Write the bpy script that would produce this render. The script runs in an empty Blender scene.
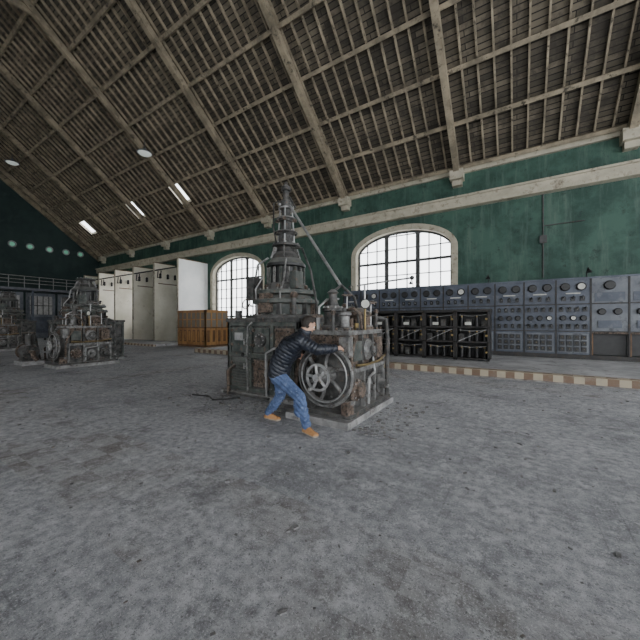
import bpy, math, random
import numpy as np
from mathutils import Vector, Matrix
random.seed(7)
scene=bpy.context.scene
pi=math.pi

# ------------------------------------------------------------------ materials
def newmat(name):
    m=bpy.data.materials.new(name); m.use_nodes=True
    nt=m.node_tree; return m,nt,nt.nodes['Principled BSDF']
def nd(nt,t,**k):
    n=nt.nodes.new(t)
    for a,b in k.items(): setattr(n,a,b)
    return n
def mixc(nt,fac,a,b):
    n=nd(nt,'ShaderNodeMix',data_type='RGBA')
    def put(i,v):
        if isinstance(v,(tuple,list)): n.inputs[i].default_value=(*v[:3],1)
        elif isinstance(v,(int,float)): n.inputs[i].default_value=v
        else: nt.links.new(v,n.inputs[i])
    put(0,fac); put(6,a); put(7,b)
    return n.outputs[2]
def ramp(nt,src,a,b,c=0.,d=1.):
    n=nd(nt,'ShaderNodeMapRange'); n.inputs[1].default_value=a; n.inputs[2].default_value=b; n.inputs[3].default_value=c; n.inputs[4].default_value=d
    nt.links.new(src,n.inputs[0]); return n.outputs[0]
def noise(nt,co,scale,detail=5,rough=.6):
    n=nd(nt,'ShaderNodeTexNoise'); n.inputs['Scale'].default_value=scale
    n.inputs['Detail'].default_value=detail; n.inputs['Roughness'].default_value=rough
    nt.links.new(co,n.inputs['Vector']); return n.outputs['Fac']
def coords(nt,scale=None):
    c=nd(nt,'ShaderNodeTexCoord').outputs['Object']
    if scale:
        m=nd(nt,'ShaderNodeMapping'); m.inputs['Scale'].default_value=scale
        nt.links.new(c,m.inputs[0]); return m.outputs[0]
    return c
def bump(nt,b,h,strength=.3,dist=.02):
    n=nd(nt,'ShaderNodeBump'); n.inputs['Strength'].default_value=strength; n.inputs['Distance'].default_value=dist
    nt.links.new(h,n.inputs['Height']); nt.links.new(n.outputs[0],b.inputs['Normal'])
def grunge(name,c1,c2,rust=None,scale=3,rough=.7,metal=0,rl=(.55,.65),dust=None,bs=.3,stretch=None):
    m,nt,b=newmat(name); co=coords(nt,stretch)
    f=ramp(nt,noise(nt,co,scale,6,.65),.38,.62)
    col=mixc(nt,f,c1,c2)
    if rust: col=mixc(nt,ramp(nt,noise(nt,co,scale*2.3,8,.7),*rl),col,rust)
    if dust:
        g=nd(nt,'ShaderNodeNewGeometry'); s=nd(nt,'ShaderNodeSeparateXYZ'); nt.links.new(g.outputs['Normal'],s.inputs[0])
        col=mixc(nt,ramp(nt,s.outputs[2],.5,1.0,0,.8),col,dust)
    nt.links.new(col,b.inputs['Base Color']); b.inputs['Roughness'].default_value=rough; b.inputs['Metallic'].default_value=metal
    bump(nt,b,noise(nt,co,scale*8,6,.7),bs,.01)
    return m

M={}
m,nt,b=newmat('green_wall_paint'); co=coords(nt)
col=mixc(nt,ramp(nt,noise(nt,co,.7,8,.7),.42,.58),(.018,.056,.042),(.045,.105,.078))
col=mixc(nt,ramp(nt,noise(nt,coords(nt,(2.2,1,.22)),1.1,8,.75),.5,.66,0,.7),col,(.095,.145,.115))
col=mixc(nt,ramp(nt,noise(nt,co,2.2,9,.8),.56,.64,0,.8),col,(.012,.030,.025))
nt.links.new(col,b.inputs['Base Color']); b.inputs['Roughness'].default_value=.7; bump(nt,b,noise(nt,co,6,6,.7),.3,.02); M['green']=m
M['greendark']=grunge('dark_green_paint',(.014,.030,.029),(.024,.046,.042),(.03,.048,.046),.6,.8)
M['cream']=grunge('cream_paint',(.38,.35,.27),(.5,.46,.36),(.17,.14,.1),1.8,.7,rl=(.54,.68))
M['partition']=grunge('partition_plaster',(.70,.66,.54),(.84,.8,.69),(.45,.38,.27),.7,.8,rl=(.6,.75))
M['white']=grunge('white_plaster',(.76,.77,.76),(.87,.87,.85),(.58,.56,.5),1.0,.8,rl=(.62,.75))
M['timber']=grunge('roof_timber',(.16,.135,.095),(.34,.285,.20),(.05,.042,.03),1.5,.8)
M['frame']=grunge('window_iron',(.05,.055,.055),(.08,.08,.08),(.1,.07,.05),4,.7)
M['slate']=grunge('slate_panel',(.045,.056,.080),(.085,.10,.132),(.145,.155,.175),1.6,.5,rl=(.55,.7))
M['slatelight']=grunge('grey_panel',(.10,.112,.135),(.17,.182,.2),(.06,.066,.078),1.6,.55)
M['black']=grunge('black_bakelite',(.008,.008,.009),(.02,.02,.02),None,6,.45)
M['blackframe']=grunge('black_steel',(.015,.015,.016),(.03,.028,.026),(.06,.04,.025),4,.6)
M['dial']=grunge('dial_white',(.45,.45,.41),(.55,.55,.5),None,5,.5)
M['brass']=grunge('dull_brass',(.3,.22,.09),(.2,.15,.07),None,8,.45,.7)
M['iron']=grunge('old_cast_iron',(.018,.019,.019),(.10,.098,.093),(.13,.088,.065),6,.6,.15,(.57,.65),(.27,.265,.255),.8)
M['castgrey']=grunge('grey_cast_iron',(.09,.09,.088),(.24,.238,.23),(.07,.055,.045),8,.5,.3,(.54,.62),None,.4)
M['paintgreen']=grunge('grey_green_enamel',(.030,.039,.036),(.105,.112,.10),(.13,.082,.06),5,.6,.05,(.57,.64),(.27,.265,.25),.6)
M['rust']=grunge('rusted_iron',(.07,.047,.034),(.19,.145,.115),(.022,.02,.018),8,.8,.1,(.5,.58),(.28,.265,.245),.9)
M['steel']=grunge('worn_steel',(.25,.25,.25),(.42,.42,.41),(.16,.12,.09),5,.45,.5,(.58,.7),None,.2)
M['concrete']=grunge('plinth_concrete',(.16,.157,.155),(.30,.295,.29),(.08,.07,.065),3.5,.9)
M['wood']=grunge('varnished_oak',(.27,.135,.048),(.42,.235,.09),(.13,.06,.025),2,.45,stretch=(1,1,.3),rl=(.55,.68))
M['wooddark']=grunge('dark_oak',(.10,.05,.02),(.17,.09,.04),None,3,.6)
M['denim']=grunge('blue_denim',(.045,.075,.16),(.09,.135,.26),(.19,.235,.35),9,.9,rl=(.54,.66))
M['jacket']=grunge('navy_nylon',(.009,.012,.019),(.017,.021,.032),None,8,.42)
M['skin']=grunge('skin',(.5,.3,.21),(.56,.35,.25),None,10,.55,bs=.05)
M['hair']=grunge('dark_hair',(.012,.009,.007),(.025,.018,.013),None,60,.6)
M['shoe']=grunge('tan_leather',(.38,.19,.075),(.46,.24,.1),(.3,.15,.06),12,.65)
M['sole']=grunge('shoe_sole',(.35,.3,.24),(.4,.35,.28),None,12,.8)
M['lips']=grunge('lips',(.4,.17,.14),(.42,.19,.15),None,10,.5)
M['eyewhite']=grunge('eye_white',(.7,.7,.68),(.75,.74,.72),None,5,.3)
M['rubble']=grunge('rubble',(.08,.078,.078),(.25,.245,.245),(.12,.09,.07),6,.9)

# floor ---- worn mosaic tiles under dust and grit
m,nt,b=newmat('dusty_tile_floor'); co=coords(nt)
br=nd(nt,'ShaderNodeTexBrick'); br.offset=0; br.inputs['Scale'].default_value=1
br.inputs['Brick Width'].default_value=.17; br.inputs['Row Height'].default_value=.17; br.inputs['Mortar Size'].default_value=.007; br.inputs['Mortar Smooth'].default_value=.7
br.inputs['Color1'].default_value=(.17,.175,.19,1); br.inputs['Color2'].default_value=(.29,.295,.315,1); br.inputs['Mortar'].default_value=(.13,.133,.145,1)
nt.links.new(co,br.inputs['Vector'])
ck=nd(nt,'ShaderNodeTexChecker'); ck.inputs['Scale'].default_value=1/.28
ck.inputs['Color1'].default_value=(.14,.122,.105,1); ck.inputs['Color2'].default_value=(.32,.31,.31,1)
nt.links.new(co,ck.inputs['Vector'])
sp=nd(nt,'ShaderNodeSeparateXYZ'); nt.links.new(co,sp.inputs[0])
def band(axis,c,w):
    a=nd(nt,'ShaderNodeMath',operation='SUBTRACT'); nt.links.new(sp.outputs[axis],a.inputs[0]); a.inputs[1].default_value=c
    d=nd(nt,'ShaderNodeMath',operation='ABSOLUTE'); nt.links.new(a.outputs[0],d.inputs[0])
    l=nd(nt,'ShaderNodeMath',operation='LESS_THAN'); nt.links.new(d.outputs[0],l.inputs[0]); l.inputs[1].default_value=w
    return l.outputs[0]
def mx(a,b2):
    n=nd(nt,'ShaderNodeMath',operation='MAXIMUM'); nt.links.new(a,n.inputs[0]); nt.links.new(b2,n.inputs[1]); return n.outputs[0]
bands=mx(mx(band(1,1.54,.56),band(1,8.4,.28)),band(0,-9.1,.28))
col=mixc(nt,bands,br.outputs['Color'],ck.outputs['Color'])
dn=noise(nt,co,15,7,.88)
dcol=mixc(nt,ramp(nt,dn,.40,.58),(.17,.175,.19),(.58,.585,.61))
col=mixc(nt,ramp(nt,noise(nt,co,.6,10,.76),.40,.54,.2,.92),col,dcol)
col=mixc(nt,ramp(nt,noise(nt,co,.95,12,.8),.55,.62,0,.62),col,(.11,.11,.118))
col=mixc(nt,ramp(nt,noise(nt,co,3.2,10,.82),.54,.62,0,.6),col,(.12,.12,.128))
col=mixc(nt,ramp(nt,noise(nt,co,5.5,9,.88),.53,.59,0,.7),col,(.60,.605,.63))
col=mixc(nt,ramp(nt,noise(nt,co,30,5,.88),.54,.60,0,.75),col,(.06,.06,.064))
col=mixc(nt,ramp(nt,noise(nt,co,70,3,.8),.57,.64,0,.65),col,(.72,.72,.74))
nt.links.new(col,b.inputs['Base Color']); b.inputs['Roughness'].default_value=.78
bump(nt,b,noise(nt,co,30,9,.88),1.0,.016); M['floor']=m

m,nt,b=newmat('curb_tiles'); co=coords(nt)
ck=nd(nt,'ShaderNodeTexChecker'); ck.inputs['Scale'].default_value=1/.2
ck.inputs['Color1'].default_value=(.44,.38,.28,1); ck.inputs['Color2'].default_value=(.19,.125,.085,1)
mp=nd(nt,'ShaderNodeMapping'); mp.inputs['Location'].default_value=(.05,.05,.001); nt.links.new(co,mp.inputs[0])
nt.links.new(mp.outputs[0],ck.inputs['Vector'])
col=mixc(nt,ramp(nt,noise(nt,co,5,6,.7),.48,.78,0,.7),ck.outputs['Color'],(.30,.27,.24))
nt.links.new(col,b.inputs['Base Color']); b.inputs['Roughness'].default_value=.7; M['curb']=m
M['platform']=grunge('platform_tiles',(.30,.303,.315),(.50,.50,.51),(.17,.16,.15),1.4,.7)

m,nt,b=newmat('roof_boards'); co=coords(nt)
w=nd(nt,'ShaderNodeTexBrick'); w.inputs['Scale'].default_value=1; w.inputs['Brick Width'].default_value=3.1; w.inputs['Row Height'].default_value=.15
w.inputs['Mortar Size'].default_value=.014; w.inputs['Color1'].default_value=(.055,.047,.034,1); w.inputs['Color2'].default_value=(.16,.135,.098,1); w.inputs['Mortar'].default_value=(.008,.007,.006,1)
nt.links.new(co,w.inputs['Vector'])
col=mixc(nt,ramp(nt,noise(nt,co,1.2,8,.75),.46,.62,0,.85),w.outputs['Color'],(.032,.027,.021))
nt.links.new(col,b.inputs['Base Color']); b.inputs['Roughness'].default_value=.85; M['boards']=m

def glassmat(name,lo,hi,colr):
    m,nt,b=newmat(name); out=nt.nodes['Material Output']
    tr=nd(nt,'ShaderNodeBsdfTransparent'); mxs=nd(nt,'ShaderNodeMixShader')
    tl=nd(nt,'ShaderNodeBsdfTranslucent'); tl.inputs[0].default_value=(*colr,1)
    mm=ramp(nt,noise(nt,coords(nt),1.5,6,.7),.3,.8,lo,hi)
    nt.links.new(mm,mxs.inputs[0]); nt.links.new(tr.outputs[0],mxs.inputs[1]); nt.links.new(tl.outputs[0],mxs.inputs[2])
    nt.links.new(mxs.outputs[0],out.inputs[0]); return m
M['glass']=glassmat('dirty_glass',0,.3,(.95,.95,.93))
m,nt,b=newmat('booth_glass'); b.inputs['Base Color'].default_value=(.22,.20,.17,1); b.inputs['Roughness'].default_value=.08; M['boothglass']=m
m,nt,b=newmat('lamp_glass'); b.inputs['Base Color'].default_value=(.7,.72,.7,1); b.inputs['Emission Color'].default_value=(.9,1,.95,1); b.inputs['Emission Strength'].default_value=.25; M['glow']=m
m,nt,b=newmat('green_lens'); b.inputs['Base Color'].default_value=(.25,.6,.45,1); b.inputs['Emission Color'].default_value=(.3,.9,.6,1); b.inputs['Emission Strength'].default_value=.15; M['lens']=m

# ------------------------------------------------------------------ builder
class B:
    def __init__(s): s.v=[]; s.f=[]; s.m=[]; s.mats=[]
    def mi(s,k):
        if k not in s.mats: s.mats.append(k)
        return s.mats.index(k)
    def face(s,idx,k): s.f.append(idx); s.m.append(s.mi(k))
    def quad(s,pts,k):
        n=len(s.v); s.v+= [tuple(p) for p in pts]; s.face(tuple(range(n,n+len(pts))),k)
    def box(s,x0,x1,y0,y1,z0,z1,k):
        n=len(s.v)
        s.v+=[(x0,y0,z0),(x1,y0,z0),(x1,y1,z0),(x0,y1,z0),(x0,y0,z1),(x1,y0,z1),(x1,y1,z1),(x0,y1,z1)]
        for q in [(0,3,2,1),(4,5,6,7),(0,1,5,4),(1,2,6,5),(2,3,7,6),(3,0,4,7)]: s.face(tuple(n+i for i in q),k)
    def beam(s,p0,p1,w,h,k,up=(0,0,1)):
        p0=Vector(p0);p1=Vector(p1);d=(p1-p0).normalized();up=Vector(up)
        r=d.cross(up)
        if r.length<1e-4: r=d.cross(Vector((1,0,0)))
        r.normalize();u=r.cross(d).normalized();n=len(s.v)
        for p in (p0,p1):
            for a,b in ((-1,-1),(1,-1),(1,1),(-1,1)): s.v.append(tuple(p+r*a*w/2+u*b*h/2))
        for q in [(0,3,2,1),(4,5,6,7),(0,1,5,4),(1,2,6,5),(2,3,7,6),(3,0,4,7)]: s.face(tuple(n+i for i in q),k)
    def lathe(s,o,ax,prof,k,seg=24):
        o=Vector(o);ax=Vector(ax).normalized()
        t=Vector((1,0,0)) if abs(ax.x)<.9 else Vector((0,1,0))
        a=ax.cross(t).normalized();b=ax.cross(a).normalized();n=len(s.v)
        for r,h in prof:
            for i in range(seg):
                an=2*pi*i/seg
                s.v.append(tuple(o+ax*h+a*math.cos(an)*r+b*math.sin(an)*r))
        for j in range(len(prof)-1):
            for i in range(seg):
                i2=(i+1)%seg
                s.face((n+j*seg+i,n+j*seg+i2,n+(j+1)*seg+i2,n+(j+1)*seg+i),k)
        if prof[0]!=prof[-1]:
            s.face(tuple(n+i for i in range(seg))[::-1],k)
            L=(len(prof)-1)*seg
            s.face(tuple(n+L+i for i in range(seg)),k)
    def cyl(s,p0,p1,r0,k,r1=None,seg=16):
        p0=Vector(p0);p1=Vector(p1); s.lathe(p0,p1-p0,[(r0,0),(r0 if r1 is None else r1,(p1-p0).length)],k,seg)
    def sphere(s,c,r,k,seg=14,sc=1):
        s.lathe(c,(0,0,1),[(max(1e-4,r*math.sin(pi*i/8)),-r*sc*math.cos(pi*i/8)) for i in range(9)],k,seg)
    def tube(s,pts,r,k,seg=10,closed=False):
        pts=[Vector(p) for p in pts];n=len(s.v);N=len(pts);prev=None
        for i,p in enumerate(pts):
            if closed: d=(pts[(i+1)%N]-pts[i-1]).normalized()
            else: d=(pts[min(i+1,N-1)]-pts[max(i-1,0)]).normalized()
            if prev is None:
                t=Vector((0,0,1)) if abs(d.z)<.9 else Vector((1,0,0)); a=d.cross(t).normalized()
            else:
                a=(prev-d*prev.dot(d)).normalized()
            prev=a;b=d.cross(a)
            for j in range(seg):
                an=2*pi*j/seg; s.v.append(tuple(p+a*math.cos(an)*r+b*math.sin(an)*r))
        for i in range(N if closed else N-1):
            i2=(i+1)%N
            for j in range(seg):
                j2=(j+1)%seg; s.face((n+i*seg+j,n+i*seg+j2,n+i2*seg+j2,n+i2*seg+j),k)
        if not closed:
            s.face(tuple(n+j for j in range(seg))[::-1],k); s.face(tuple(n+(N-1)*seg+j for j in range(seg)),k)
    def ring(s,c,ax,R,r,k,N=40,seg=10):
        c=Vector(c);ax=Vector(ax).normalized(); t=Vector((1,0,0)) if abs(ax.x)<.9 else Vector((0,1,0))
        a=ax.cross(t).normalized();b=ax.cross(a)
        s.tube([c+a*R*math.cos(2*pi*i/N)+b*R*math.sin(2*pi*i/N) for i in range(N)],r,k,seg,True)
    def bolts(s,c,ax,R,n,r,k,h=.02):
        c=Vector(c);ax=Vector(ax).normalized(); t=Vector((1,0,0)) if abs(ax.x)<.9 else Vector((0,1,0))
        a=ax.cross(t).normalized();b=ax.cross(a)
        for i in range(n):
            p=c+a*R*math.cos(2*pi*i/n)+b*R*math.sin(2*pi*i/n); s.cyl(p,p+ax*h,r,k,seg=6)
    def done(s,name,bevel=0,smooth=True,parent=None):
        me=bpy.data.meshes.new(name); me.from_pydata(s.v,[],s.f)
        for k in s.mats: me.materials.append(M[k])
        me.polygons.foreach_set('material_index',s.m); me.update()
        if smooth:
            me.polygons.foreach_set('use_smooth',[True]*len(s.f)); me.set_sharp_from_angle(angle=math.radians(35))
        ob=bpy.data.objects.new(name,me); scene.collection.objects.link(ob)
        if bevel:
            bv=ob.modifiers.new('bevel','BEVEL'); bv.width=bevel; bv.segments=1; bv.limit_method='ANGLE'; bv.angle_limit=math.radians(50)
        if parent: ob.parent=parent
        return ob

# ------------------------------------------------------------------ shell
YW=15.5; XW=-38.0; XE=14.0; YS=-11.5; ZP=8.55; YR=2.0; SL=.8
def roofz(y): return ZP+SL*(YW-y) if y>=YR else ZP+SL*(YW-YR)-SL*(YR-y)
b=B(); b.box(XW-.5,XE,YS,YW+.6,-.3,0,'floor'); b.done('floor',smooth=False)

WINX=[-28.9,-16.95,-5.02,6.9]; OA=2.45; SILL=1.8; SPR=5.05; RISE=1.1; NA=28
def arch(x): return SPR+RISE*math.sqrt(max(0,1-(x/OA)**2))
def archwall(name,Y,depth,x_end):
    b=B(); xs=XW
    def q(x0,x1,z0a,z0b,z1): b.quad([(x0,Y,z0a),(x1,Y,z0b),(x1,Y,z1),(x0,Y,z1)],'green')
    for c in WINX:
        if c+OA>x_end: break
        q(xs,c-OA,0,0,ZP+.3); q(c-OA,c+OA,0,0,SILL)
        ax=[-OA*math.cos(pi*i/NA) for i in range(NA+1)]
        for i in range(NA): q(c+ax[i],c+ax[i+1],arch(ax[i]),arch(ax[i+1]),ZP+.3)
        loop=[(c-OA,SILL)]+[(c+x,arch(x)) for x in ax]+[(c+OA,SILL)]
        for i in range(len(loop)):
            p=loop[i];r=loop[(i+1)%len(loop)]
            b.quad([(p[0],Y,p[1]),(r[0],Y,r[1]),(r[0],Y+depth,r[1]),(p[0],Y+depth,p[1])],'cream')
        xs=c+OA
    q(xs,x_end,0,0,ZP+.3)
    b.done(name,smooth=False)
archwall('wall_north',YW,.5,XE)
archwall('wall_south',YS,-.5,1.0)

for wi,c in enumerate(WINX):
    b=B()
    T=.27
    def outer(x): return x*(OA+T)/OA
    def oz(x): return SPR+(RISE+T)*math.sqrt(max(0,1-(x/OA)**2))
    ax=[-OA*math.cos(pi*i/NA) for i in range(NA+1)]
    inn=[(-OA,SILL)]+[(x,arch(x)) for x in ax]+[(OA,SILL)]
    out=[(-OA-T,SILL)]+[(outer(x),oz(x)) for x in ax]+[(OA+T,SILL)]
    y0,y1=YW-.08,YW+.02
    for i in range(len(inn)-1):
        P=lambda p,y:(c+p[0],y,p[1])
        b.quad([P(inn[i],y0),P(inn[i+1],y0),P(out[i+1],y0),P(out[i],y0)],'cream')
        b.quad([P(out[i],y0),P(out[i+1],y0),P(out[i+1],y1),P(out[i],y1)],'cream')
        b.quad([P(inn[i],y0),P(inn[i+1],y0),P(inn[i+1],y1),P(inn[i],y1)],'cream')
    b.box(c-OA-T,c+OA+T,YW-.18,YW+.3,SILL-.15,SILL,'cream')
    yf=YW+.3
    def vbar(x,w):
        b.box(c+x-w/2,c+x+w/2,yf-.04,yf+.04,SILL,arch(x),'frame')
    for k in (-1,1): vbar(k*OA/3,.2); vbar(k*(OA-.05),.1)
    for l in range(3):
        for j in (1,2): vbar(-OA+OA*2/3*(l+j/3),.04)
    z=SILL+.1; i=0
    while z<SPR+RISE-.1:
        xa=OA if z<SPR else OA*math.sqrt(max(0,1-((z-SPR)/RISE)**2))
        w=.12 if i in (0,4) else .04
        b.box(c-xa,c+xa,yf-.035,yf+.035,z-w/2,z+w/2,'frame'); z+=.68; i+=1
    pts=[(c+x,yf-.03,arch(x)-.04) for x in ax]; b.tube(pts,.06,'frame',6)
    b.quad([(c-OA,yf,SILL),(c+OA,yf,SILL)]+[(c+x,yf,arch(x)) for x in ax[::-1]],'glass')
    b.done('window_%d'%(wi+1),smooth=False)

b=B(); ZR=1.5+.338*YW
b.box(XW+.02,XE,YW-.35,YW-.005,ZR-.05,ZR+.36,'cream'); b.box(XW+.02,XE,YW-.45,YW-.005,ZR+.36,ZR+.44,'cream')
b.done('crane_rail_beam',smooth=False)
b=B(); b.box(XW+.02,XE,YW-.14,YW-.005,ZP-.28,ZP-.02,'cream')
TR=[3.45-5.75*i for i in range(8)]
for x in TR+[9.2]: b.box(x-.28,x+.28,YW-.5,YW-.005,ZP-.62,ZP-.2,'cream'); b.box(x-.2,x+.2,YW-.3,YW-.005,ZP-.85,ZP-.62,'cream')
b.done('trim_1',smooth=False)
b=B(); b.cyl((.9,YW-.04,3.3),(.9,YW-.04,ZR-.06),.025,'frame'); b.cyl((.9,YW-.04,5.4),(2.2,YW-.04,5.4),.02,'frame'); b.box(.78,1.02,YW-.12,YW-.01,4.7,5.0,'frame'); b.done('wall_conduit')

b=B()
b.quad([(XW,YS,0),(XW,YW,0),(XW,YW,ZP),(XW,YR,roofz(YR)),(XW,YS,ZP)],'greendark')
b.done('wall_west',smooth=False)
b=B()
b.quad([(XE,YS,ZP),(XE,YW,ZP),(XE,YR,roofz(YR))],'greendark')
b.done('wall_east',smooth=False)

SKY=[(-20.5,-19.4),(-26.4,-25.3),(-35.1,-33.9)]; SY=(12.5,13.65)
b=B(); xb=sorted([XW,XE]+[v for p in SKY for v in p]); yb=[YR,SY[0],SY[1],YW+.3]
for i in range(len(xb)-1):
    for j in range(3):
        if j==1 and (xb[i],xb[i+1]) in SKY: continue
        x0,x1,y0,y1=xb[i],xb[i+1],yb[j],yb[j+1]
        b.quad([(x0,y0,roofz(y0)),(x1,y0,roofz(y0)),(x1,y1,roofz(y1)),(x0,y1,roofz(y1))],'boards')
b.quad([(XW,YR,roofz(YR)),(XE,YR,roofz(YR)),(XE,YS-.3,roofz(YS-.3)),(XW,YS-.3,roofz(YS-.3))],'boards')
b.done('ceiling',smooth=False)
for p in SKY:
    b=B()
    for x in p: b.beam((x,SY[0],roofz(SY[0])+.1),(x,SY[1],roofz(SY[1])+.1),.06,.2,'cream')
    for y in SY: b.beam((p[0],y,roofz(y)+.1),(p[1],y,roofz(y)+.1),.06,.2,'cream')
    b.quad([(p[0],SY[0],roofz(SY[0])+.15),(p[1],SY[0],roofz(SY[0])+.15),(p[1],SY[1],roofz(SY[1])+.15),(p[0],SY[1],roofz(SY[1])+.15)],'glass')
    b.done('skylight',smooth=False)

b=B()
y=YW-.25
while y>YR:
    b.beam((XW,y,roofz(y)-.24),(XE,y,roofz(y)-.24),.14,.15,'timber',up=(0,-.62,.78)); y-=1.45
x=XW+.4
while x<XE:
    insky=any(p[0]-.03<x<p[1]+.03 for p in SKY)
    segs=[(YW,SY[1]),(SY[0],YR)] if insky else [(YW,YR)]
    for a_,c_ in segs: b.beam((x,a_,roofz(a_)-.09),(x,c_,roofz(c_)-.09),.06,.13,'timber')
    b.beam((x,YR,roofz(YR)-.1),(x,YS,roofz(YS)-.1),.07,.15,'timber'); x+=.52
b.beam((XW,YR,roofz(YR)-.3),(XE,YR,roofz(YR)-.3),.15,.4,'timber')
b.done('roof_rafters',smooth=False)
for i,x in enumerate(TR):
    b=B()
    b.beam((x,YW-.05,roofz(YW)-.45),(x,YR,roofz(YR)-.45),.24,.3,'timber')
    b.beam((x,YS,roofz(YS)-.45),(x,YR,roofz(YR)-.45),.24,.3,'timber')
    b.beam((x,YR+3.2,roofz(YR+3.2)-.5),(x,YR-3.2,roofz(YR-3.2)-.5),.12,.28,'timber')
    b.beam((x,YR,roofz(YR)-.4),(x,YR,roofz(YR+3.2)-.5),.1,.1,'timber')
    b.beam((x,YW-.1,ZP-.5),(x,YW-1.6,roofz(YW-1.6)-.5),.14,.16,'timber')
    b.done('roof_truss',smooth=False)
b=B(); b.beam((XW+.15,YW,roofz(YW)-.4),(XW+.15,YR,roofz(YR)-.4),.2,.5,'timber'); b.beam((XW+.15,YS,roofz(YS)-.4),(XW+.15,YR,roofz(YR)-.4),.2,.5,'timber'); b.done('trim_2',smooth=False)

for lx,ly in ((-19.3,10.3),(-33.5,7.6)):
    b=B(); lz=roofz(ly)-.1
    b.cyl((lx,ly,lz),(lx,ly,lz-.45),.03,'frame'); b.lathe((lx,ly,lz-.45),(0,0,-1),[(.08,0),(.14,.1),(.42,.25),(.44,.3)],'slatelight',24); b.lathe((lx,ly,lz-.75),(0,0,-1),[(.38,0),(.3,.08),(.05,.13)],'glow',20)
    b.done('pendant_lamp')

b=B()
for y,z in ((8.6,8.45),(9.8,8.45),(11.2,8.45),(12.5,8.45),(13.7,8.45)):
    b.ring((XW+.12,y,z),(1,0,0),.24,.06,'steel',24,8); b.cyl((XW+.04,y,z),(XW+.12,y,z),.24,'lens',seg=20)
b.done('signal_lamp_row')
b=B()
for i in range(7):
    y0=-2+i*2.3
    b.box(XW+.05,XW+.25,y0,y0+2.1,0,4.2,'slatelight'); b.box(XW+.25,XW+.3,y0+.25,y0+1.85,.5,2.0,'slate'); b.box(XW+.25,XW+.3,y0+.25,y0+1.85,2.2,3.9,'steel')
    for k in range(4): b.box(XW+.3,XW+.33,y0+.3+.42*k,y0+.36+.42*k,2.2,3.9,'black')
    b.box(XW+.3,XW+.33,y0+.25,y0+1.85,3.0,3.06,'black')
b.done('switchgear_screen')
b=B()
b.box(XW+.35,XW+1.8,-3,14,4.3,4.5,'slatelight')
for i in range(18):
    b.cyl((XW+1.75,-3+i,4.5),(XW+1.75,-3+i,5.5),.03,'steel',seg=8)
for z in (4.9,5.2,5.5): b.cyl((XW+1.75,-3,z),(XW+1.75,14,z),.03,'steel',seg=8)
for i in range(5): b.cyl((XW+1.6,-3+i*4.2,0),(XW+1.6,-3+i*4.2,4.3),.09,'slate',seg=10)
b.done('gallery_walkway')

# ------------------------------------------------------------------ platform
b=B(); PX0=-13.3; PZ=.2; PY=9.5
b.box(PX0,XE,PY+.3,YW-.01,0,PZ,'platform'); b.box(PX0,XE,PY,PY+.3,0,PZ+.005,'curb'); b.box(PX0,XE,PY-.05,PY,0,.03,'concrete'); b.box(PX0-.001,PX0+.3,PY+.3,YW-.01,0,PZ+.004,'curb')
b.done('raised_platform',smooth=False)
b=B(); b.box(-30,-18.6,10.6,12.9,0,.12,'platform'); b.box(-30,-18.6,10.45,10.6,0,.12,'curb'); b.done('low_tiled_step',smooth=False)

# ------------------------------------------------------------------ switchboard
b=B(); SYF=14.0; W=.96; x=-.73-7*W; ZB=.36; ZT=3.0; PZ2=.206
random.seed(3)
n=0
while x<7:
    light=x>2.1
    mm='slatelight' if light else 'slate'
    b.box(x+.01,x+W-.01,SYF,SYF+.06,2.14,ZT,mm); b.box(x+.01,x+W-.01,SYF,SYF+.06,1.18,2.125,mm)
    if light:
        b.box(x+.01,x+W-.01,SYF+.3,SYF+.34,ZB,1.16,'black')
        b.box(x,x+.06,SYF,SYF+.06,ZB,1.18,'wooddark'); b.box(x,x+W,SYF-.01,SYF+.05,1.1,1.16,'rust')
    else: b.box(x+.01,x+W-.01,SYF,SYF+.06,ZB,1.165,mm)
    cx=x+W/2
    def meter(mx_,z,r,face='black'):
        b.lathe((mx_,SYF,z),(0,-1,0),[(r*1.1,0),(r*1.1,.05),(r*.9,.08)],'black',20); b.cyl((mx_,SYF-.08,z),(mx_,SYF-.085,z),r*.8,face,seg=18)
    def sw(mx_,z,k='black'):
        b.box(mx_-.06,mx_+.06,SYF-.04,SYF,z-.08,z+.08,k); b.cyl((mx_,SYF-.03,z),(mx_,SYF-.15,z+.06),.018,'steel',seg=6); b.sphere((mx_,SYF-.16,z+.065),.03,'black',8)
    if not light:
        meter(cx-.22,2.74,.13,'black'); meter(cx+.22,2.74,.13,'dial' if n%4==1 else 'black')
        b.box(cx-.2,cx+.2,SYF-.02,SYF,2.49,2.53,'dial')
        for k in range(3): sw(cx-.26+.26*k,2.32)
    else:
        meter(cx,2.74,.14,'black'); b.box(cx-.38,cx+.38,SYF-.012,SYF,2.2,2.5,'slate')
    if light:
        meter(cx-.2,1.85,.1); meter(cx+.2,1.85,.1); b.box(cx-.3,cx+.3,SYF-.03,SYF,1.3,1.55,'slate')
    else:
        for k in range(4): sw(cx-.33+.22*k,1.94)
        for k in range(3): meter(cx-.28+.28*k,1.64,.085,'dial' if (n+k)%5==0 else 'black')
        for k in range(4): sw(cx-.33+.22*k,1.34)
        b.box(cx-.42,cx+.42,SYF-.015,SYF,.42,1.1,'slatelight')
        for r in range(3):
            for k in range(4): b.box(cx-.38+.2*k,cx-.24+.2*k,SYF-.07,SYF,.46+.21*r,.62+.21*r,'black'); b.cyl((cx-.31+.2*k,SYF-.07,.54+.21*r),(cx-.31+.2*k,SYF-.12,.56+.21*r),.012,'brass',seg=6)
    b.box(x-.025,x+.025,SYF-.015,SYF+.05,ZB-.1,ZT,'blackframe')
    x+=W; n+=1
x0=-.73-7*W
b.box(x0,x,SYF-.02,SYF+.12,PZ2,ZB,'blackframe'); b.box(x0,x,SYF-.03,SYF+.1,ZT,ZT+.06,'slate'); b.box(x0,x,SYF-.02,SYF+.02,2.11,2.15,'blackframe'); b.box(x0,x,SYF-.02,SYF+.02,1.155,1.19,'blackframe')
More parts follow.
